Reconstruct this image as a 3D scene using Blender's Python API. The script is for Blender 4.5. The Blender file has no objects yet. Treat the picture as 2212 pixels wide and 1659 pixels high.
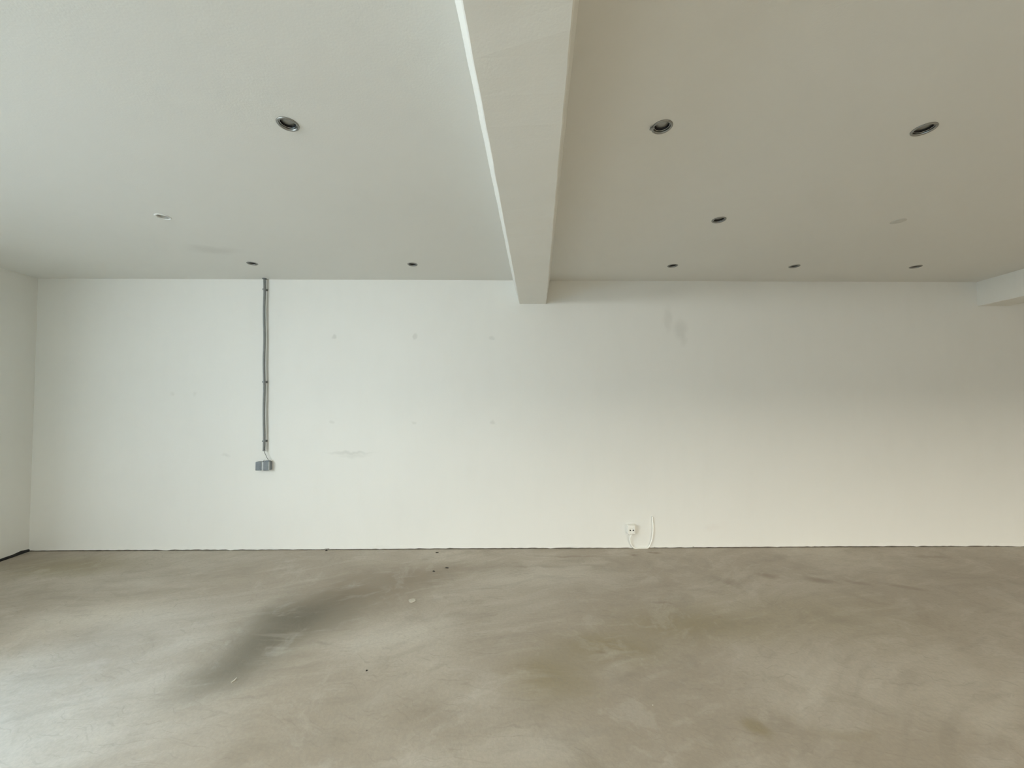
import bpy, bmesh, math, random
from mathutils import Vector, Matrix

# ------------------------------------------------------------------ camera, world, light, exposure
sc = bpy.context.scene
COL = sc.collection
random.seed(7)
F_PX, CAM_H, PITCH, PP_Y = 831.0, 1.55, math.radians(1.6), 836.5     # focal length, eye height, tilt, principal point (2212 x 1659 frame)
cd = bpy.data.cameras.new('camera'); cam = bpy.data.objects.new('camera', cd); COL.objects.link(cam)
cd.sensor_fit = 'HORIZONTAL'; cd.sensor_width = 36.0; cd.lens = F_PX / 2212 * 36.0
cd.shift_y = (PP_Y - 829.5) / 2212; cd.clip_start = 0.02
cam.location = (0, 0, CAM_H); cam.rotation_euler = (math.pi/2 + PITCH, 0, 0)
sc.camera = cam

w = bpy.data.worlds.new('overcast_sky'); sc.world = w; w.use_nodes = True
w.node_tree.nodes['Background'].inputs[0].default_value = (0.80, 0.90, 1.0, 1)
w.node_tree.nodes['Background'].inputs[1].default_value = 0.1

vs = sc.view_settings
vs.view_transform = 'Standard'; vs.look = 'None'; vs.gamma = 1.0; vs.use_curve_mapping = False
vs.exposure = 0.06
sc.cycles.use_denoising = True
sc.cycles.use_adaptive_sampling = True; sc.cycles.adaptive_threshold = 0.10; sc.cycles.adaptive_min_samples = 20
sc.cycles.max_bounces = 8; sc.cycles.diffuse_bounces = 7; sc.cycles.glossy_bounces = 2; sc.cycles.caustics_reflective = False; sc.cycles.caustics_refractive = False

def window_light(name, loc, direction, sx, sy, power, color):
    ld = bpy.data.lights.new(name, 'AREA'); ld.shape = 'RECTANGLE'; ld.size = sx; ld.size_y = sy
    ld.energy = power; ld.color = color
    o = bpy.data.objects.new(name, ld); COL.objects.link(o); o.location = loc
    o.rotation_euler = Vector(direction).to_track_quat('-Z', 'Y').to_euler()
    return o

# ------------------------------------------------------------------ the room in metres
CEIL = 2.782                                   # ceiling height
BEAM = 2.536                                   # underside of the beams
A = Vector((-4.886, 3.934)); B = Vector((4.95, 4.063)); C2 = Vector((8.0, 4.003))   # back wall: left corner, slight bend, right end
T = (B - A).normalized(); N = Vector((T.y, -T.x))                     # along the wall, out of the wall towards the room
ANG = math.atan2(T.y, T.x)
LDIR = Vector((0.131, -0.991)).normalized()    # left wall runs back from corner A
FRONT_Y, RIGHT_X = -4.5, 8.0
W1 = (2.85, 7.4, 0.03, 2.70)                     # window in the left wall: from, to along LDIR, sill, head
W2 = (1.6, 7.4, 0.03, 2.40)                    # shop window in the front wall: from x, to x, sill, head

def lw(s, off=0.0, z=0.0):                      # a point s metres along the left wall, off into the room
    p = A + LDIR*s + Vector((-LDIR.y, LDIR.x))*off
    return Vector((p.x, p.y, z))
LIN = (-LDIR.y, LDIR.x)                        # from the left wall into the room
window_light('window_left_upper_offscreen', lw(5.5, -0.17, 2.36), (LIN[0], LIN[1], -0.22), 3.7, 0.62, 190, (0.965, 0.985, 0.975))
window_light('window_left_lower_offscreen', lw(5.5, -0.17, 1.2), (LIN[0], LIN[1], -0.22), 3.7, 1.0, 92, (0.60, 0.82, 1.0))
window_light('sky_left_offscreen', (-7.5, -1.5, 3.35), (1, 0.25, -0.3), 4.5, 1.3, 240, (1.0, 0.98, 0.94))
window_light('high_sky_left_offscreen', (-7.0, 0.0, 4.95), (4.1, 0.9, -4.95), 2.4, 0.8, 1050, (0.38, 0.65, 1.0))
window_light('sky_front_offscreen', (5.0, -8.0, 3.4), (0, 1, -0.3), 7.0, 1.6, 1950, (1.0, 0.91, 0.78))

# ------------------------------------------------------------------ photograph pixel -> point on a known surface
def ray(px, py):
    u = (px-1106)/F_PX; v = -(py-PP_Y)/F_PX
    return Vector((u, math.cos(PITCH) - v*math.sin(PITCH), math.sin(PITCH) + v*math.cos(PITCH)))
EYE = Vector((0, 0, CAM_H))
def on_z(px, py, z=0.0):
    d = ray(px, py); return EYE + d*((z-CAM_H)/d.z)
def on_wall(px, py, off=0.0):
    d = ray(px, py); n = Vector((N.x, N.y, 0)); p0 = Vector((A.x, A.y, 0)) + n*off
    return EYE + d*((p0-EYE).dot(n)/d.dot(n))
def wall_local(p, root):                         # world point -> local frame of a root Empty turned by ANG
    return Matrix.Rotation(-ANG, 3, 'Z') @ (p - root)

# ------------------------------------------------------------------ materials
class NT:
    def __init__(s, name):
        s.m = bpy.data.materials.new(name); s.m.use_nodes = True; s.t = s.m.node_tree
        s.b = s.t.nodes['Principled BSDF']; s.out = s.t.nodes['Material Output']
        s.pos = s.n('ShaderNodeNewGeometry').outputs['Position']; s.dim = '3D'
    def n(s, k, **kw):
        q = s.t.nodes.new(k)
        for a, v in kw.items(): setattr(q, a, v)
        return q
    def l(s, a, b): s.t.links.new(a, b)
    def put(s, sock, v):
        if hasattr(v, 'is_linked') or hasattr(v, 'links'): s.l(v, sock)
        else: sock.default_value = v
    def noise(s, vec, scale, detail=4.0, rough=0.55, dist=0.0, col=False):
        q = s.n('ShaderNodeTexNoise', noise_dimensions=s.dim); s.l(vec, q.inputs['Vector'])
        q.inputs['Scale'].default_value = scale; q.inputs['Detail'].default_value = detail
        q.inputs['Roughness'].default_value = rough; q.inputs['Distortion'].default_value = dist
        return q.outputs['Color' if col else 'Fac']
    def mapping(s, vec, loc=(0,0,0), rot=(0,0,0), scale=(1,1,1), kind='TEXTURE'):
        q = s.n('ShaderNodeMapping', vector_type=kind); s.l(vec, q.inputs['Vector'])
        q.inputs['Location'].default_value = loc; q.inputs['Rotation'].default_value = rot; q.inputs['Scale'].default_value = scale
        return q.outputs[0]
    def rng(s, v, a, b, c=0.0, d=1.0, smooth=True):
        q = s.n('ShaderNodeMapRange', interpolation_type='SMOOTHSTEP' if smooth else 'LINEAR')
        s.l(v, q.inputs['Value'])
        for k, x in zip(('From Min','From Max','To Min','To Max'), (a,b,c,d)): q.inputs[k].default_value = x
        return q.outputs[0]
    def math(s, op, a, b):
        q = s.n('ShaderNodeMath', operation=op); s.put(q.inputs[0], a); s.put(q.inputs[1], b); return q.outputs[0]
    def vadd(s, a, b, op='ADD'):
        q = s.n('ShaderNodeVectorMath', operation=op); s.put(q.inputs[0], a); s.put(q.inputs[1], b); return q.outputs[0]
    def mix(s, fac, a, b, blend='MIX'):
        q = s.n('ShaderNodeMix', data_type='RGBA', blend_type=blend)
        s.put(q.inputs[0], fac); s.put(q.inputs[6], a); s.put(q.inputs[7], b); return q.outputs[2]
    def warp(s, vec, scale, amount, detail=3.0):
        c = s.noise(vec, scale, detail, col=True)
        c = s.vadd(c, (0.5, 0.5, 0.5), 'SUBTRACT')
        q = s.n('ShaderNodeVectorMath', operation='SCALE'); s.l(c, q.inputs[0]); q.inputs['Scale'].default_value = amount
        return s.vadd(vec, q.outputs[0])
    def blob(s, vec, loc, rot, size, soft=0.6):   # 1 inside an ellipsoid, fading to 0 at its rim
        v = s.mapping(vec, loc, rot, size)
        q = s.n('ShaderNodeVectorMath', operation='LENGTH'); s.l(v, q.inputs[0])
        return s.rng(q.outputs['Value'], 1.0-soft, 1.0, 1.0, 0.0)
    def bump(s, h, strength, dist):
        q = s.n('ShaderNodeBump'); s.l(h, q.inputs['Height'])
        q.inputs['Strength'].default_value = strength; q.inputs['Distance'].default_value = dist
        s.l(q.outputs[0], s.b.inputs['Normal'])
    def set(s, color=None, rough=None, metal=None, spec=None):
        if color is not None: s.put(s.b.inputs['Base Color'], color)
        if rough is not None: s.put(s.b.inputs['Roughness'], rough)
        if metal is not None: s.put(s.b.inputs['Metallic'], metal)
        if spec is not None: s.put(s.b.inputs['Specular IOR Level'], spec)
        return s.m

def c4(*c): return (c[0], c[1], c[2], 1.0)

def paint(name, col=(0.80, 0.795, 0.76), stains=()):
    k = NT(name)
    big = k.noise(k.pos, 0.9, 1)
    base = k.mix(k.rng(big, 0.3, 0.7), c4(*[x*0.985 for x in col]), c4(*col))
    roll = k.noise(k.mapping(k.pos, scale=(0.30, 0.30, 1.2)), 2.2, 2)
    base = k.mix(k.rng(roll, 0.42, 0.75, 0.0, 0.05), base, c4(0.66, 0.65, 0.60))
    wp = k.warp(k.pos, 14.0, 0.05, 1) if stains else None
    for (loc, rot, size, soft, amt, sc_) in stains:
        base = k.mix(k.math('MULTIPLY', k.blob(wp, loc, rot, size, soft), amt), base, c4(*sc_))
    k.bump(k.noise(k.pos, 120.0, 1, 0.6), 0.10, 0.003)
    return k.set(base, 0.62, 0.0, 0.3)

def plain(name, col, rough=0.5, metal=0.0, spec=0.5, vary=0.06, scale=40.0, bump=0.05):
    k = NT(name); n = k.noise(k.pos, scale, 3)
    c = k.mix(k.rng(n, 0.3, 0.7), c4(*[x*(1-vary) for x in col]), c4(*[min(1, x*(1+vary)) for x in col]))
    if bump: k.bump(k.noise(k.pos, scale*6, 2), bump, 0.001)
    return k.set(c, rough, metal, spec)

# stains on the back wall (filled plug holes, a scuff, a grey patch), placed on the wall
GREY = (0.60, 0.60, 0.565)
def wst(px, py, wpx, hpx, soft=0.6, amt=0.5, col=GREY, roll=0.0):
    p = on_wall(px, py); s = 4.82e-3
    return ((p.x, p.y, p.z), (0, roll, ANG), (wpx*s/2, 0.15, hpx*s/2), soft, amt, col)
wall_stains = [wst(722,728,17,11,.7,.55,roll=-.4), wst(897,727,13,19,.6,.45,roll=.3), wst(1062,730,17,11,.8,.4), wst(716,912,15,12,.8,.35),
    wst(895,913,16,11,.8,.35), wst(1064,913,18,12,.7,.4), wst(755,978,130,8,.8,.5), wst(765,984,90,16,.9,.3), wst(487,984,28,9,.9,.35),
    wst(372,851,14,14,.9,.3), wst(421,851,14,14,.9,.3), wst(1443,690,26,80,.8,.32), wst(1470,712,44,60,.8,.42), wst(1476,735,20,40,.9,.25),
    wst(1540,1140,50,22,.9,.2,(.72,.65,.60)), wst(820,1182,80,10,.9,.2), wst(1240,1183,60,8,.9,.25), wst(590,1186,200,6,.9,.2)]
ceil_stains = []
for px, py, wpx, hpx, amt in ((465, 541, 75, 12, .55), (430, 534, 40, 8, .35), (905, 345, 30, 8, .0)):
    p = on_z(px, py, CEIL); dz = EYE.y
    sx = p.y/F_PX*wpx; sy = (p.y**2)/(F_PX*(CEIL-CAM_H))*hpx
    ceil_stains.append(((p.x, p.y, p.z), (0, 0, 0), (sx, sy, 0.2), 1.0, amt, (0.60, 0.59, 0.55)))

M = {}
M['wall_back'] = paint('white_wall_paint_patched', stains=wall_stains)
M['wall'] = paint('white_wall_paint')
M['ceiling'] = paint('white_ceiling_paint', (0.75, 0.745, 0.71), ceil_stains)
M['beam'] = paint('white_beam_paint', (0.80, 0.795, 0.755))
M['chrome'] = plain('brushed_nickel', (0.33, 0.33, 0.315), 0.38, 1.0)
M['bright_metal'] = plain('polished_metal', (0.85, 0.85, 0.83), 0.15, 1.0)
M['black'] = plain('black_lacquer', (0.008, 0.008, 0.008), 0.5)
M['lens'] = plain('grey_lamp_glass', (0.30, 0.30, 0.28), 0.18, 0.0, 0.6)
M['white_trim'] = plain('white_lacquered_metal', (0.74, 0.745, 0.72), 0.45)
M['disc'] = plain('painted_disc', (0.60, 0.595, 0.555), 0.7)
M['pipe'] = plain('grey_conduit_plastic', (0.215, 0.225, 0.225), 0.45)
M['box'] = plain('blue_grey_plastic', (0.20, 0.22, 0.24), 0.45)
M['box_light'] = plain('light_grey_plastic', (0.48, 0.50, 0.51), 0.4)
M['thin_cable'] = plain('grey_cable_sheath', (0.19, 0.20, 0.19), 0.5)
M['socket'] = plain('white_socket_plastic', (0.86, 0.85, 0.80), 0.35, vary=0.02)
M['white_cable'] = plain('white_cable_sheath', (0.95, 0.945, 0.90), 0.35, vary=0.01)
M['hole'] = plain('dark_socket_hole', (0.01, 0.01, 0.01), 0.6)
M['foam'] = plain('dark_edge_strip', (0.105, 0.088, 0.068), 0.8, vary=0.4, scale=18)
M['foam_black'] = plain('black_edge_strip', (0.018, 0.018, 0.018), 0.6, vary=0.5, scale=25)
M['crumb'] = plain('dark_crumb', (0.035, 0.03, 0.024), 0.8, vary=0.3)
M['chip'] = plain('pale_plaster', (0.52, 0.485, 0.405), 0.8, vary=0.1)
M['frame'] = plain('dark_aluminium_frame', (0.12, 0.125, 0.13), 0.4, 0.6)
def glass_mat():
    k = NT('window_glass'); t = k.n('ShaderNodeBsdfTransparent'); g = k.n('ShaderNodeBsdfGlossy'); mx = k.n('ShaderNodeMixShader')
    t.inputs[0].default_value = (0.97, 0.985, 0.98, 1); g.inputs['Roughness'].default_value = 0.02; mx.inputs[0].default_value = 0.06
    k.l(t.outputs[0], mx.inputs[1]); k.l(g.outputs[0], mx.inputs[2]); k.l(mx.outputs[0], k.out.inputs['Surface']); return k.m
M['glass'] = glass_mat()

def screed():
    k = NT('trowelled_concrete_screed'); k.dim = '2D'
    wp = k.warp(k.warp(k.pos, 0.8, 0.5, 1), 3.2, 0.22, 3)
    n1 = k.noise(wp, 0.75, 3, 0.55)
    c = k.mix(k.rng(n1, 0.32, 0.68), c4(0.385, 0.332, 0.265), c4(0.475, 0.425, 0.352))
    sweep = k.noise(k.mapping(wp, rot=(0, 0, 0.55), scale=(1.5, 0.34, 1)), 1.5, 4, 0.6)
    c = k.mix(k.rng(sweep, 0.45, 0.75, 0, .26), c, c4(0.58, 0.54, 0.47))
    sweep2 = k.noise(k.mapping(wp, rot=(0, 0, -0.5), scale=(1.8, 0.3, 1)), 1.7, 4, 0.62)
    c = k.mix(k.rng(sweep2, 0.54, 0.78, 0, .24), c, c4(0.315, 0.27, 0.21))
    # damp and oily patches with shapes of their own, and paler patches
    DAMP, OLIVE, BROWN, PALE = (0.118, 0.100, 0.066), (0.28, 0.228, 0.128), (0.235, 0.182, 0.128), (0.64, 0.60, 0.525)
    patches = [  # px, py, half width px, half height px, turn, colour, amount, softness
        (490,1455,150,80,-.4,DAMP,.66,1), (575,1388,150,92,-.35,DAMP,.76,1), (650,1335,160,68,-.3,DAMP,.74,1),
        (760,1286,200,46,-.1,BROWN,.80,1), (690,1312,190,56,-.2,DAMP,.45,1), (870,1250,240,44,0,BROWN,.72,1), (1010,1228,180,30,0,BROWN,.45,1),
        (150,1222,210,32,0,OLIVE,.62,.9), (1180,1455,150,76,.2,OLIVE,.66,1), (1310,1400,190,56,.1,OLIVE,.70,1),
        (1490,1350,280,62,0,OLIVE,.62,1), (1750,1330,400,90,0,OLIVE,.40,1), (1310,1417,22,8,0,BROWN,.5,1),
        (1635,1580,45,32,.9,OLIVE,.65,.8), (1840,1590,110,20,0,OLIVE,.3,1), (950,1560,170,80,.2,BROWN,.42,1), (1020,1330,120,60,0,BROWN,.22,1),
        
        (1565,1253,30,10,.3,BROWN,.55,.9), (1655,1243,28,7,.3,BROWN,.6,.9), (1765,1253,50,8,.25,BROWN,.6,.9), (1850,1256,34,7,.3,BROWN,.45,.9),
        (1950,1265,50,7,.5,BROWN,.45,.9), (1430,1305,32,4,0,BROWN,.5,.9), (1370,1199,14,4,0,BROWN,.75,.8), (1412,1192,18,3,0,BROWN,.65,.8),
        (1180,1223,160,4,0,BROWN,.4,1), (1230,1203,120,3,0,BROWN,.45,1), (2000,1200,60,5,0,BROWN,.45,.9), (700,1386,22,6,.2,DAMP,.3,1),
        (850,1365,190,70,-.2,PALE,.50,1), (230,1335,330,42,-.1,PALE,.40,1), (1180,1600,140,70,0,PALE,.34,1),
        (1190,1245,260,34,0,PALE,.40,1), (330,1262,260,16,-.05,PALE,.25,1)]
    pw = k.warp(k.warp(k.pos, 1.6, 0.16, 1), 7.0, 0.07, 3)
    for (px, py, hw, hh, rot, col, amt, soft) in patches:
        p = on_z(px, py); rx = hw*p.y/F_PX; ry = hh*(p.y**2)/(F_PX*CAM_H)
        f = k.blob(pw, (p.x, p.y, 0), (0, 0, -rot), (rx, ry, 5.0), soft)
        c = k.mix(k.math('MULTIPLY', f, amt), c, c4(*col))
    # trowel sweeps, scratches, fine mottling, grains
    arc = k.warp(k.pos, 0.55, 0.8, 1)
    s1 = k.noise(k.mapping(arc, rot=(0, 0, 0.35), scale=(1.0, 0.22, 1)), 2.2, 5, 0.56)
    c = k.mix(k.rng(s1, 0.53, 0.74, 0, .22), c, c4(0.255, 0.22, 0.175))
    c = k.mix(k.rng(s1, 0.46, 0.26, 0, .20), c, c4(0.60, 0.56, 0.49))
    s3 = k.noise(k.mapping(wp, rot=(0, 0, -0.25), scale=(0.7, 0.05, 1)), 3.2, 4, 0.6)
    c = k.mix(k.rng(s3, 0.58, 0.72, 0, .24), c, c4(0.24, 0.205, 0.16))
    mot = k.noise(wp, 3.4, 6, 0.66)
    c = k.mix(k.rng(mot, 0.52, 0.76, 0, .26), c, c4(0.25, 0.215, 0.165))
    c = k.mix(k.rng(mot, 0.45, 0.30, 0, .20), c, c4(0.62, 0.585, 0.52))
    fine = k.noise(k.pos, 48.0, 3, 0.75)
    c = k.mix(k.rng(fine, 0.35, 0.65, 0, .14), c, c4(0.22, 0.20, 0.17))
    k.bump(k.noise(k.pos, 30.0, 2, 0.7), 0.12, 0.006)
    return k.set(c, k.rng(n1, 0.3, 0.7, 0.50, 0.64), 0.0, 0.38)
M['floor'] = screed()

# ------------------------------------------------------------------ mesh helpers
def obj(name, bm, mat, parent=None, smooth=False):
    me = bpy.data.meshes.new(name); bm.normal_update(); bm.to_mesh(me); bm.free(); me.materials.append(M[mat])
    if smooth:
        for p in me.polygons: p.use_smooth = True
    o = bpy.data.objects.new(name, me); COL.objects.link(o)
    if parent: o.parent = parent
    return o
def empty(name, loc, rz=0.0):
    o = bpy.data.objects.new(name, None); COL.objects.link(o); o.empty_display_size = 0.05
    o.location = loc; o.rotation_euler = (0, 0, rz); return o
def tag(o, label, cat, group=None):
    o['label'] = label; o['category'] = cat
    if group: o['group'] = group
    return o
def struct(o, label=None, cat=None):
    o['kind'] = 'structure'
    if label: o['label'] = label
    if cat: o['category'] = cat
    return o
def box(bm, x0, x1, y0, y1, z0, z1, bevel=0.0, seg=2):
    r = bmesh.ops.create_cube(bm, size=1.0); vs_ = r['verts']
    bmesh.ops.scale(bm, vec=(x1-x0, y1-y0, z1-z0), verts=vs_)
    bmesh.ops.translate(bm, vec=((x0+x1)/2, (y0+y1)/2, (z0+z1)/2), verts=vs_)
    if bevel:
        es = list({e for v in vs_ for e in v.link_edges})
        bmesh.ops.bevel(bm, geom=es, offset=bevel, segments=seg, affect='EDGES', profile=0.5)
    return bm
def prism(bm, pts, z0, z1):                    # plan outline, straight up
    lo = [bm.verts.new((p[0], p[1], z0)) for p in pts]; hi = [bm.verts.new((p[0], p[1], z1)) for p in pts]
    bm.faces.new(lo[::-1]); bm.faces.new(hi); n = len(pts)
    for i in range(n): bm.faces.new((lo[i], lo[(i+1) % n], hi[(i+1) % n], hi[i]))
    bmesh.ops.recalc_face_normals(bm, faces=bm.faces); return bm
def lathe(bm, prof, seg=40, closed=False, at=(0,0,0), axis='Z'):
    rings = []
    for r, z in prof:
        rings.append([bm.verts.new((r*math.cos(2*math.pi*i/seg), r*math.sin(2*math.pi*i/seg), z)) for i in range(seg)])
    m = len(prof)
    for a in range(m if closed else m-1):
        p, q = rings[a], rings[(a+1) % m]
        for i in range(seg): bm.faces.new((p[i], p[(i+1) % seg], q[(i+1) % seg], q[i]))
    if not closed:
        if prof[0][0] > 1e-6: bm.faces.new(rings[0][::-1])
        if prof[-1][0] > 1e-6: bm.faces.new(rings[-1])
    allv = [v for r in rings for v in r]
    if axis == 'Y': bmesh.ops.rotate(bm, cent=(0,0,0), matrix=Matrix.Rotation(math.pi/2, 3, 'X'), verts=allv)
    bmesh.ops.translate(bm, vec=at, verts=allv)
    bmesh.ops.recalc_face_normals(bm, faces=bm.faces); return bm
def tube(bm, pts, r, seg=10):
    pts = [Vector(p) for p in pts]; rings = []; up = Vector((0.3, 1, 0.2)).normalized()
    for i, p in enumerate(pts):
        d = (pts[min(i+1, len(pts)-1)] - pts[max(i-1, 0)]).normalized()
        a = d.cross(up).normalized(); b = d.cross(a).normalized()
        rings.append([bm.verts.new(p + (a*math.cos(2*math.pi*k/seg) + b*math.sin(2*math.pi*k/seg))*r) for k in range(seg)])
    for i in range(len(rings)-1):
        for k in range(seg): bm.faces.new((rings[i][k], rings[i][(k+1) % seg], rings[i+1][(k+1) % seg], rings[i+1][k]))
    bm.faces.new(rings[0][::-1]); bm.faces.new(rings[-1])
    bmesh.ops.recalc_face_normals(bm, faces=bm.faces); return bm
def spline(pts, n=8):                          # Catmull-Rom through the points
    pts = [Vector(p) for p in pts]; q = [pts[0]*2-pts[1]] + pts + [pts[-1]*2-pts[-2]]; out = []
    for i in range(1, len(q)-2):
        for k in range(n):
            t = k/n; a, b, c, d = q[i-1], q[i], q[i+1], q[i+2]
            out.append(0.5*((2*b) + (c-a)*t + (2*a-5*b+4*c-d)*t*t + (3*b-a-3*c+d)*t**3))
    return out + [pts[-1]]
def copy_tree(o, parent=None):
    c = o.copy(); COL.objects.link(c); c.parent = parent
    for ch in list(o.children): copy_tree(ch, c)
    return c

# ------------------------------------------------------------------ structure
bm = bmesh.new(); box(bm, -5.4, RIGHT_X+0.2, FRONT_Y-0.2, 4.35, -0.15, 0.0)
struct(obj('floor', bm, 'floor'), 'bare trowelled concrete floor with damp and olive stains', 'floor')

LIGHT_PX = [  # photograph pixel of each ceiling spotlight, look, label
    (622, 268, 'nickel', 'nickel recessed spotlight with a bright glint, over the floor well out from the wall'),
    (1430, 274, 'clip', 'nickel recessed spotlight with its spring clip poking out, beside the middle beam'),
    (1996, 279, 'nickel', 'nickel recessed spotlight far out from the wall in the bay between the beams'),
    (352, 468, 'white', 'white recessed spotlight ring that almost vanishes in the ceiling'),
    (1553, 475, 'nickel', 'nickel recessed spotlight in the middle row between the two beams'),
    (545, 569, 'nickel', 'nickel recessed spotlight in front of the top of the grey conduit'),
    (891, 571, 'nickel', 'nickel recessed spotlight between the grey conduit and the middle beam, near the wall'),
    (1453, 574, 'nickel', 'nickel recessed spotlight of the wall row, next to the middle beam'),
    (1716, 575, 'nickel', 'nickel recessed spotlight of the wall row, midway between the beams'),
    (1978, 576, 'nickel', 'nickel recessed spotlight of the wall row, next to the end beam')]
holes = [on_z(px, py, CEIL) for px, py, *_ in LIGHT_PX]
bm = bmesh.new(); edges = []
rect = [(-3.95, FRONT_Y-0.2), (RIGHT_X+0.2, FRONT_Y-0.2), (RIGHT_X+0.2, 4.35), (-5.14, 4.35)]
def loop(pts):
    v = [bm.verts.new((p[0], p[1], CEIL)) for p in pts]
    edges.extend(bm.edges.new((v[i], v[(i+1) % len(v)])) for i in range(len(v)))
loop(rect)
for h in holes: loop([(h.x + 0.0388*math.cos(2*math.pi*i/28), h.y + 0.0388*math.sin(2*math.pi*i/28)) for i in range(28)])
bmesh.ops.triangle_fill(bm, use_beauty=True, use_dissolve=False, edges=edges)
for f in bm.faces:
    f.normal_update()
    if f.normal.z > 0: f.normal_flip()
tv = [bm.verts.new((p[0], p[1], CEIL+0.2)) for p in rect]; bm.faces.new(tv)
struct(obj('ceiling', bm, 'ceiling'), 'smooth white painted ceiling with recessed spotlights', 'ceiling')

# back wall: uneven plaster edge a little above the floor
def jag(s): return 0.0085 + 0.0022*math.sin(s*1.7) + random.uniform(-0.0016, 0.0016) + (random.uniform(-0.006, 0.004) if random.random() < 0.10 else 0)
bm = bmesh.new(); front = []
def wall_pt(s):
    L1 = (B-A).length
    return A + T*s if s <= L1 else B + (C2-B).normalized()*(s-L1)
Ltot = (B-A).length + (C2-B).length; nseg = 330
cols = []
for i in range(nseg+1):
    s = -0.25 + (Ltot+0.25)*i/nseg; p = wall_pt(s); zb = max(0.002, jag(s))
    lip = p + N*random.uniform(0.0005, 0.004)
    cols.append([bm.verts.new((p.x-N.x*0.03, p.y-N.y*0.03, zb)), bm.verts.new((lip.x, lip.y, zb)), bm.verts.new((p.x, p.y, zb+0.035)), bm.verts.new((p.x, p.y, CEIL+0.05)), bm.verts.new((p.x-N.x*0.2, p.y-N.y*0.2, CEIL+0.05)), bm.verts.new((p.x-N.x*0.2, p.y-N.y*0.2, 0.0)), bm.verts.new((p.x-N.x*0.03, p.y-N.y*0.03, 0.0))])
for a, b in zip(cols, cols[1:]):
    for k in range(7): bm.faces.new((a[k], b[k], b[(k+1) % 7], a[(k+1) % 7]))
bm.faces.new(cols[0]); bm.faces.new(cols[-1][::-1])
bmesh.ops.recalc_face_normals(bm, faces=bm.faces)
struct(obj('wall_back', bm, 'wall_back'), 'long white painted back wall with faint filled holes and scuffs', 'wall')
# dark joint under the plaster
bm = bmesh.new()
p0, p1 = wall_pt(0.0), wall_pt(Ltot-0.02)
Bm = B
prism(bm, [p0+N*0.0005, Bm+N*0.0005, p1+N*0.0005, p1-N*0.028, Bm-N*0.028, p0-N*0.028], 0.0, 0.0135)
struct(obj('trim_1', bm, 'foam'), 'thin dark joint between the back wall and the floor', 'joint')

# left wall with its window opening
LN = Vector((-LDIR.y, LDIR.x))
Llen = 8.55
def lrect(s0, s1, o0=-0.2, o1=0.0): return [A+LDIR*s0+LN*o1, A+LDIR*s1+LN*o1, A+LDIR*s1+LN*o0, A+LDIR*s0+LN*o0]
bm = bmesh.new()
prism(bm, lrect(-0.15, W1[0]), 0.018, CEIL+0.05); prism(bm, lrect(W1[1], Llen), 0.0, CEIL+0.05); prism(bm, lrect(W1[0], W1[1]), W1[3], CEIL+0.05); prism(bm, lrect(W1[0], W1[1]), -0.01, W1[2])
struct(obj('wall_left', bm, 'wall'), 'white painted side wall meeting the back wall', 'wall')
bm = bmesh.new(); n = 40; vts = []
for i in range(n+1):
    s = W1[0]*i/n; h_ = 0.027 + random.uniform(-0.007, 0.007); d_ = 0.010 + random.uniform(-0.003, 0.004)
    a_ = A + LDIR*s + LN*d_; b_ = A + LDIR*s - LN*0.05
    vts.append([bm.verts.new((a_.x, a_.y, 0)), bm.verts.new((a_.x, a_.y, h_*0.7)), bm.verts.new((a_.x-LN.x*0.006, a_.y-LN.y*0.006, h_)), bm.verts.new((b_.x, b_.y, h_)), bm.verts.new((b_.x, b_.y, 0))])
for a, b in zip(vts, vts[1:]):
    for k in range(5): bm.faces.new((a[k], b[k], b[(k+1) % 5], a[(k+1) % 5]))
bm.faces.new(vts[0]); bm.faces.new(vts[-1][::-1]); bmesh.ops.recalc_face_normals(bm, faces=bm.faces)
struct(obj('trim_2', bm, 'foam_black'), 'black edge strip along the foot of the side wall', 'edge strip')

# front wall (behind the photographer) with the shop window, right wall
bm = bmesh.new(); y0, y1 = FRONT_Y-0.2, FRONT_Y
box(bm, -5.4, W2[0], y0, y1, 0, CEIL+0.05); box(bm, W2[1], RIGHT_X+0.2, y0, y1, 0, CEIL+0.05); box(bm, W2[0], W2[1], y0, y1, W2[3], CEIL+0.05); box(bm, W2[0], W2[1], y0, y1, -0.01, W2[2])
struct(obj('wall_front', bm, 'wall'), 'white front wall around the shop window', 'wall')
bm = bmesh.new(); box(bm, RIGHT_X, RIGHT_X+0.2, FRONT_Y, 4.02, 0, CEIL+0.05)
struct(obj('wall_right', bm, 'wall'), 'white end wall of the room', 'wall')

def window(name, origin, rz, width, z0, z1, panes, label):
    root = empty(name, origin, rz); struct(root, label, 'window')
    t = 0.06
    for nm, x0, x1, a, b in (('window_sill', 0, width, z0, z0+t), ('window_head', 0, width, z1-t, z1), ('window_jamb', 0, t, z0+t, z1-t), ('window_jamb', width-t, width, z0+t, z1-t)):
        q = bmesh.new(); box(q, x0, x1, -0.035, 0.035, a, b, 0.004); obj(nm, q, 'frame', root)
    step = (width-2*t)/panes
    for i in range(panes):
        x0 = t + i*step
        if i:
            q = bmesh.new(); box(q, x0-0.025, x0+0.025, -0.03, 0.03, z0+t, z1-t, 0.003); obj('mullion', q, 'frame', root)
        q = bmesh.new(); box(q, x0+(0.02 if i else -0.005), x0+step-(0.02 if i < panes-1 else -0.005), -0.004, 0.004, z0+t-0.005, z1-t+0.005); obj('pane', q, 'glass', root)
    return root
o1 = lw(W1[0], -0.10); window('window_1', (o1.x, o1.y, 0), math.atan2(LDIR.y, LDIR.x), W1[1]-W1[0], W1[2], W1[3], 3, 'floor-length glazing in the side wall')
window('window_2', (W2[0], FRONT_Y-0.10, 0), 0, W2[1]-W2[0], W2[2], W2[3], 6, 'wide shop window in the front wall')

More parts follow.
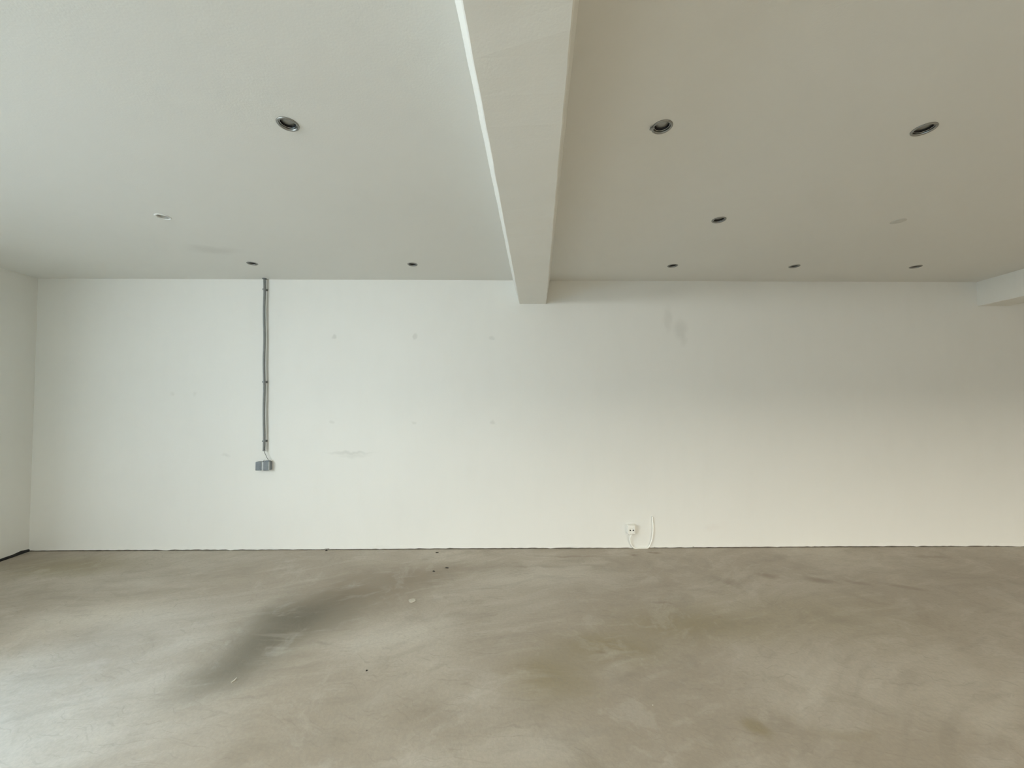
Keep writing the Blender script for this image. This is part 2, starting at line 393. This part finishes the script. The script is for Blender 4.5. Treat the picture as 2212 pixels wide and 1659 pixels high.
# beams: run from the back wall over the photographer
def beam(name, left_pts, width, zb, batter_l, batter_r, label):
    (xa, ya), (xb, yb) = left_pts; d = (Vector((xa, ya))-Vector((xb, yb))).normalized(); nn = Vector((-d.y, d.x))
    if nn.x < 0: nn = -nn
    e = Vector((xb, yb)) - d*0.06; L = 8.5; k = 120; ext = (CEIL+0.05-zb)/(CEIL-zb)
    q = bmesh.new(); rows = []
    for i in range(k+1):
        p = e + d*(L*i/k)
        j = lambda: random.uniform(-0.0012, 0.0012)
        w1, w2 = p + nn*j(), p + nn*(width+j())
        zl, zr = zb+j(), zb+j(); t1, t2 = w1 - nn*batter_l*ext, w2 + nn*batter_r*ext
        pts = [(t1.x, t1.y, CEIL+0.05), (w1.x-nn.x*0.001, w1.y-nn.y*0.001, zl+0.004), (w1.x+nn.x*0.004, w1.y+nn.y*0.004, zl),
               (w2.x-nn.x*0.004, w2.y-nn.y*0.004, zr), (w2.x+nn.x*0.001, w2.y+nn.y*0.001, zr+0.004), (t2.x, t2.y, CEIL+0.05)]
        rows.append([q.verts.new(v) for v in pts])
    for a, b in zip(rows, rows[1:]):
        for s in range(6): q.faces.new((a[s], b[s], b[(s+1) % 6], a[(s+1) % 6]))
    q.faces.new(rows[0]); q.faces.new(rows[-1][::-1]); bmesh.ops.recalc_face_normals(q, faces=q.faces)
    return struct(obj(name, q, 'beam'), label, 'beam')
beam('trim_3', ((-0.125, 0.95), (0.077, 4.0)), 0.281, BEAM, 0.066, 0.037, 'white painted ceiling beam with splayed sides across the middle of the room')
beam('trim_4', ((4.884, 3.644), (4.949, 4.063)), 0.30, 2.524, 0.004, 0.004, 'white painted ceiling beam at the end of the room')

# ------------------------------------------------------------------ ceiling spotlights
def spotlight(trim, lens, name='recessed_spotlight'):
    r = empty(name, (0, 0, 0))
    q = bmesh.new(); lathe(q, [(0.0425, 0.0), (0.0423, -0.0025), (0.040, -0.0048), (0.0365, -0.0052), (0.0335, -0.0035), (0.0325, 0.001), (0.0325, 0.004), (0.0345, 0.004), (0.036, 0.0)], 48, True)
    obj('trim_ring', q, trim, r, True)
    q = bmesh.new(); lathe(q, [(0.0330, 0.001), (0.0330, 0.045), (0.0, 0.045), (0.0, 0.047), (0.0355, 0.047), (0.0355, 0.001)], 40, True)
    obj('housing', q, 'black' if trim == 'chrome' else trim, r, True)
    q = bmesh.new(); lathe(q, [(0.0322, 0.0045), (0.0300, 0.0040), (0.0298, 0.0062), (0.0322, 0.0066)], 40, True)
    g = obj('gimbal_ring', q, 'bright_metal' if trim == 'chrome' else trim, r, True)
    q = bmesh.new(); lathe(q, [(0.0, 0.0120), (0.014, 0.0125), (0.0262, 0.0140), (0.0275, 0.0165), (0.020, 0.036), (0.0, 0.040)], 40)
    obj('bulb', q, lens, r, True)
    return r
nick = spotlight('chrome', 'lens'); used = False
for (px, py, kind, label), h in zip(LIGHT_PX, holes):
    if kind == 'white': s = spotlight('white_trim', 'white_trim')
    elif not used: s, used = nick, True
    else: s = copy_tree(nick)
    s.location = h; s.scale = (1.08, 1.08, 1.0); s.rotation_euler = (0, 0, random.uniform(0, 6.28)); tag(s, label, 'spotlight', 'recessed ceiling spotlights')
    if kind == 'clip':
        s.rotation_euler = (0, 0, 0)
        q = bmesh.new(); box(q, -0.049, -0.034, -0.006, 0.006, -0.0072, -0.0048, 0.0008); box(q, -0.050, -0.042, -0.007, 0.007, -0.0120, -0.0055, 0.001)
        obj('spring_clip', q, 'chrome', s)['label'] = 'bent metal spring clip'
p = on_z(1940, 478, CEIL)
bm = bmesh.new(); lathe(bm, [(0.0, -0.0030), (0.034, -0.0028), (0.043, -0.0010), (0.0435, 0.0015), (0.0, 0.0015)], 40)
bmesh.ops.rotate(bm, cent=(0,0,0), matrix=Matrix.Rotation(math.radians(1.2), 3, 'X'), verts=bm.verts)
o = obj('blanking_disc', bm, 'disc', None, True); o.location = p
tag(o, 'blank painted disc closing a spotlight hole between the two beams', 'cover disc')

# ------------------------------------------------------------------ conduit, grey sockets and their cable
OFF = 0.034
top, bot = on_wall(571.2, 604, OFF), on_wall(570.3, 974, OFF)
top = top + (top-bot)*((CEIL-top.z)/(top.z-bot.z)) if top.z < CEIL else bot + (top-bot)*((CEIL-bot.z)/(top.z-bot.z))
root = empty('cable_conduit', bot, ANG); tag(root, 'grey plastic conduit pipe running down the white wall from the ceiling', 'conduit')
lt = wall_local(top, bot)
bm = bmesh.new(); n = 24; pts = [Vector((lt.x*i/n + 0.0022*math.sin(i*0.9), lt.y*i/n, lt.z*i/n)) for i in range(n+1)]
tube(bm, pts, 0.0118, 16); obj('pipe', bm, 'pipe', root, True)
bm = bmesh.new(); lathe(bm, [(0.0112, -0.0015), (0.0128, -0.0015), (0.0128, 0.010), (0.0112, 0.010)], 20, True); obj('pipe_rim', bm, 'pipe', root, True)
bm = bmesh.new(); lathe(bm, [(0.012, -0.007), (0.020, -0.007), (0.021, 0.0), (0.012, 0.0)], 24, True, (lt.x, lt.y, lt.z)); obj('ceiling_collar', bm, 'pipe', root, True)
for py in (625, 825, 953):
    c = wall_local(on_wall(571, py, OFF), bot); x = lt.x*c.z/lt.z; y = lt.y*c.z/lt.z
    q = bmesh.new(); lathe(q, [(0.0122, -0.008), (0.0148, -0.008), (0.0148, 0.008), (0.0122, 0.008)], 20, True, (x, y, c.z))
    box(q, x-0.007, x+0.007, y+0.012, y+0.026, c.z-0.008, c.z+0.008, 0.001); box(q, x-0.016, x+0.016, y+0.024, OFF+0.001, c.z-0.010, c.z+0.010, 0.002)
    box(q, x-0.019, x-0.012, y-0.004, y+0.004, c.z-0.006, c.z+0.006, 0.001)
    cl = obj('pipe_clip', q, 'pipe', root)

D = 0.058
bl, br = on_wall(551, 1016.5, D), on_wall(580.8, 998, D)
mid = (bl+br)/2; base = Vector((mid.x, mid.y, bl.z)); nn = Vector((N.x, N.y, 0)); base = base - nn*D
root = empty('surface_socket', base, ANG); tag(root, 'blue-grey twin surface-mounted socket below the conduit', 'socket')
wdt, hgt = (br-bl).length*0.985, br.z-bl.z; wdt = Vector((br.x-bl.x, br.y-bl.y)).length
x0 = -wdt/2; xs = x0 + wdt*0.44; xe = x0 + wdt*0.585
bm = bmesh.new(); box(bm, x0, wdt/2, -D+0.012, 0.001, 0, hgt, 0.005); obj('body', bm, 'box', root)
bm = bmesh.new(); box(bm, x0+0.001, xs, -D, -D+0.016, -0.001, hgt-0.001, 0.004); lid = obj('socket_lid', bm, 'box', root)
bm = bmesh.new(); box(bm, x0+0.012, xs-0.012, -D-0.002, -D+0.004, 0.014, hgt-0.022, 0.0015); obj('lid_panel', bm, 'box', lid)
bm = bmesh.new(); box(bm, xs+0.003, xe-0.003, -D+0.0005, -D+0.014, 0.002, hgt-0.002, 0.001); obj('divider', bm, 'box_light', root)
bm = bmesh.new(); box(bm, xe-0.003, xe+0.001, -D-0.001, -D+0.014, 0.001, hgt-0.001, 0.001); obj('edge_strip', bm, 'box_light', root)
bm = bmesh.new(); box(bm, xe, wdt/2, -D, -D+0.016, -0.001, hgt+0.003, 0.004); lid = obj('socket_lid', bm, 'box', root)
bm = bmesh.new(); box(bm, xe+0.010, wdt/2-0.012, -D-0.002, -D+0.004, 0.014, hgt-0.020, 0.0015); obj('lid_panel', bm, 'box', lid)
bm = bmesh.new(); box(bm, wdt/2-0.003, wdt/2+0.0012, -D-0.001, -D+0.012, 0.001, hgt+0.001, 0.001); obj('edge_strip', bm, 'box_light', root)  # edge highlight of the right lid, put in as a pale strip
bm = bmesh.new(); box(bm, xe+0.012, wdt/2-0.002, -D+0.008, -D+0.034, hgt-0.002, hgt+0.013, 0.003); obj('cable_gland', bm, 'box', root)
bm = bmesh.new(); hk = [(xe-0.004, -D+0.012, hgt-0.002), (xe-0.003, -D+0.012, hgt+0.012), (xe+0.001, -D+0.012, hgt+0.018), (xe+0.007, -D+0.012, hgt+0.013), (xe+0.012, -D+0.012, hgt+0.004)]
tube(bm, spline(hk, 5), 0.0016, 8); obj('latch_hook', bm, 'hole', root)
# cable from the pipe into the gland
pts = [bot+Vector((0, 0, 0.03)), bot, on_wall(573.5, 982, 0.034), on_wall(577, 989, 0.034), on_wall(579.5, 993.5, 0.034), on_wall(578.5, 999, 0.034)]
o_ = pts[0].copy(); bm = bmesh.new(); tube(bm, [p-o_ for p in spline(pts, 6)], 0.0026, 8)
o = obj('thin_cable', bm, 'thin_cable', None, True); o.location = o_
tag(o, 'thin grey cable hanging from the conduit end into the grey socket', 'cable')

# ------------------------------------------------------------------ white floor socket and its cable
D = 0.060
bl, br = on_wall(1357, 1155, D), on_wall(1372.6, 1135.5, D)
mid = (bl+br)/2; base = Vector((mid.x, mid.y, bl.z)) - nn*D
wdt = Vector((br.x-bl.x, br.y-bl.y)).length; hgt = br.z-bl.z
root = empty('wall_socket', base, ANG); tag(root, 'white surface-mounted power socket low on the wall', 'socket')
bm = bmesh.new(); box(bm, -wdt/2, wdt/2, -D+0.014, 0.001, 0, hgt, 0.005, 3); obj('body', bm, 'socket', root)
bm = bmesh.new(); box(bm, -wdt/2+0.001, wdt/2-0.001, -D+0.002, -D+0.016, 0.001, hgt-0.001, 0.005, 3); fp = obj('face_plate', bm, 'socket', root)
bm = bmesh.new(); lathe(bm, [(0.029, -D+0.0025), (0.029, -D+0.0005), (0.027, -D+0.0), (0.0255, -D+0.0012), (0.0, -D+0.0018), (0.0, -D+0.0025)], 40, True)
# profile is (r, along y): turn the lathe axis to the wall normal
bmesh.ops.rotate(bm, cent=(0,0,0), matrix=Matrix.Rotation(-math.pi/2, 3, 'X'), verts=bm.verts)
bmesh.ops.translate(bm, vec=(0, 0, hgt*0.46), verts=bm.verts); bmesh.ops.recalc_face_normals(bm, faces=bm.faces); obj('socket_insert', bm, 'socket', fp, True)
for dx in (-0.0155, 0.0145):
    q = bmesh.new(); lathe(q, [(0.0, -0.0012), (0.0050, -0.0012), (0.0062, 0.0), (0.0062, 0.006), (0.0, 0.006)], 20, axis='Y')
    bmesh.ops.translate(q, vec=(dx, -D+0.003, hgt*0.48), verts=q.verts); h = obj('pin_hole', q, 'hole', fp, True)
bm = bmesh.new(); lathe(bm, [(0.0, -0.008), (0.007, -0.008), (0.0085, 0.002), (0.0, 0.002)], 20, at=(-0.004, -0.040, 0)); obj('cable_gland', bm, 'socket', root, True)

path = [(1363.6, 1155.5, .045), (1361.6, 1161, .040), (1361.2, 1167, .030), (1362.6, 1174, .022), (1366, 1180.5, .018), (1371, 1185, .016), (1378, 1187.2, .014), (1386, 1187.4, .013), (1394, 1186.4, .012),
        (1400, 1183, .011), (1405, 1175, .013), (1408.6, 1163, .015), (1410.6, 1149, .016), (1410.8, 1138, .016), (1410.0, 1127, .014), (1409.2, 1117.5, .012), (1409.2, 1116, .001)]
pts = []
for px, py, off in path:
    p = on_wall(px, py, off); p.z = max(p.z, 0.0063); pts.append(p)
o_ = pts[0].copy(); bm = bmesh.new(); tube(bm, [p-o_ for p in spline(pts, 6)], 0.0062, 10)
o = obj('white_cable', bm, 'white_cable', None, True); o.location = o_
tag(o, 'white cable curling from the white socket along the floor and up the wall', 'cable')

# ------------------------------------------------------------------ debris on the floor
def crumb(name, px, py, lx, ly, lz, rz, mat, label, cat, group=None, seed=1):
    rnd = random.Random(seed); q = bmesh.new(); bmesh.ops.create_icosphere(q, subdivisions=2, radius=1.0)
    for v in q.verts:
        f = 1 + rnd.uniform(-0.22, 0.22); v.co = Vector((v.co.x*lx/2*f, v.co.y*ly/2*f*(1-0.3*v.co.x), v.co.z*lz/2*f))
    zmin = min(v.co.z for v in q.verts)
    for v in q.verts: v.co.z = max(0.0, v.co.z - zmin - lz*0.12)
    o = obj(name, q, mat); p = on_z(px, py); o.location = (p.x, p.y, 0); o.rotation_euler = (0, 0, rz); return tag(o, label, cat, group)
crumb('floor_crumb', 937, 1234.5, .026, .016, .008, -.5, 'crumb', 'dark rounded crumb on the concrete, farther from the wall than its neighbours', 'debris', 'dark crumbs on the floor', 3)
crumb('floor_crumb', 965.5, 1227, .032, .014, .008, -.35, 'crumb', 'dark flat sliver on the concrete beside the dark damp streak', 'debris', 'dark crumbs on the floor', 4)
crumb('floor_crumb', 944, 1194, .032, .016, .008, .4, 'crumb', 'dark splinter on the concrete right at the foot of the wall', 'debris', 'dark crumbs on the floor', 5)
crumb('floor_crumb', 792, 1449, .012, .009, .005, .4, 'crumb', 'tiny brown grain on the pale concrete beyond the damp streak', 'debris', 'dark crumbs on the floor', 6)
crumb('floor_crumb', 705, 1189.5, .022, .012, .012, .1, 'crumb', 'small dark lump against the foot of the back wall', 'debris', 'dark crumbs on the floor', 8)
crumb('plaster_lump', 891, 1298, .058, .056, .008, .2, 'chip', 'pale flattened plaster lump on the concrete', 'debris', None, 11)
crumb('plaster_grain', 1410, 1524, .008, .007, .006, 0, 'chip', 'tiny white grain alone on the brown concrete', 'debris', None, 12)
# curled pale chip on the damp streak
bm = bmesh.new(); top_ = []
for i in range(9):
    t = i/8; a = -0.012 + 0.028*t; wd = 0.0035*math.sin(math.pi*(0.15+0.8*t)); z = 0.0035 + 0.0065*t*t
    top_.append([bm.verts.new((a, -wd, max(0, z-0.006))), bm.verts.new((a, wd, max(0, z-0.004))), bm.verts.new((a+0.001, wd*0.6, z+0.001)), bm.verts.new((a, -wd, z))])
for a, b in zip(top_, top_[1:]):
    for k in range(4): bm.faces.new((a[k], b[k], b[(k+1) % 4], a[(k+1) % 4]))
bm.faces.new(top_[0]); bm.faces.new(top_[-1][::-1]); bmesh.ops.recalc_face_normals(bm, faces=bm.faces)
o = obj('curled_chip', bm, 'chip'); p = on_z(504.5, 1472); o.location = (p.x, p.y, 0); o.rotation_euler = (0, 0, 1.15)
tag(o, 'small curled pale chip lying on the dark damp streak', 'debris')
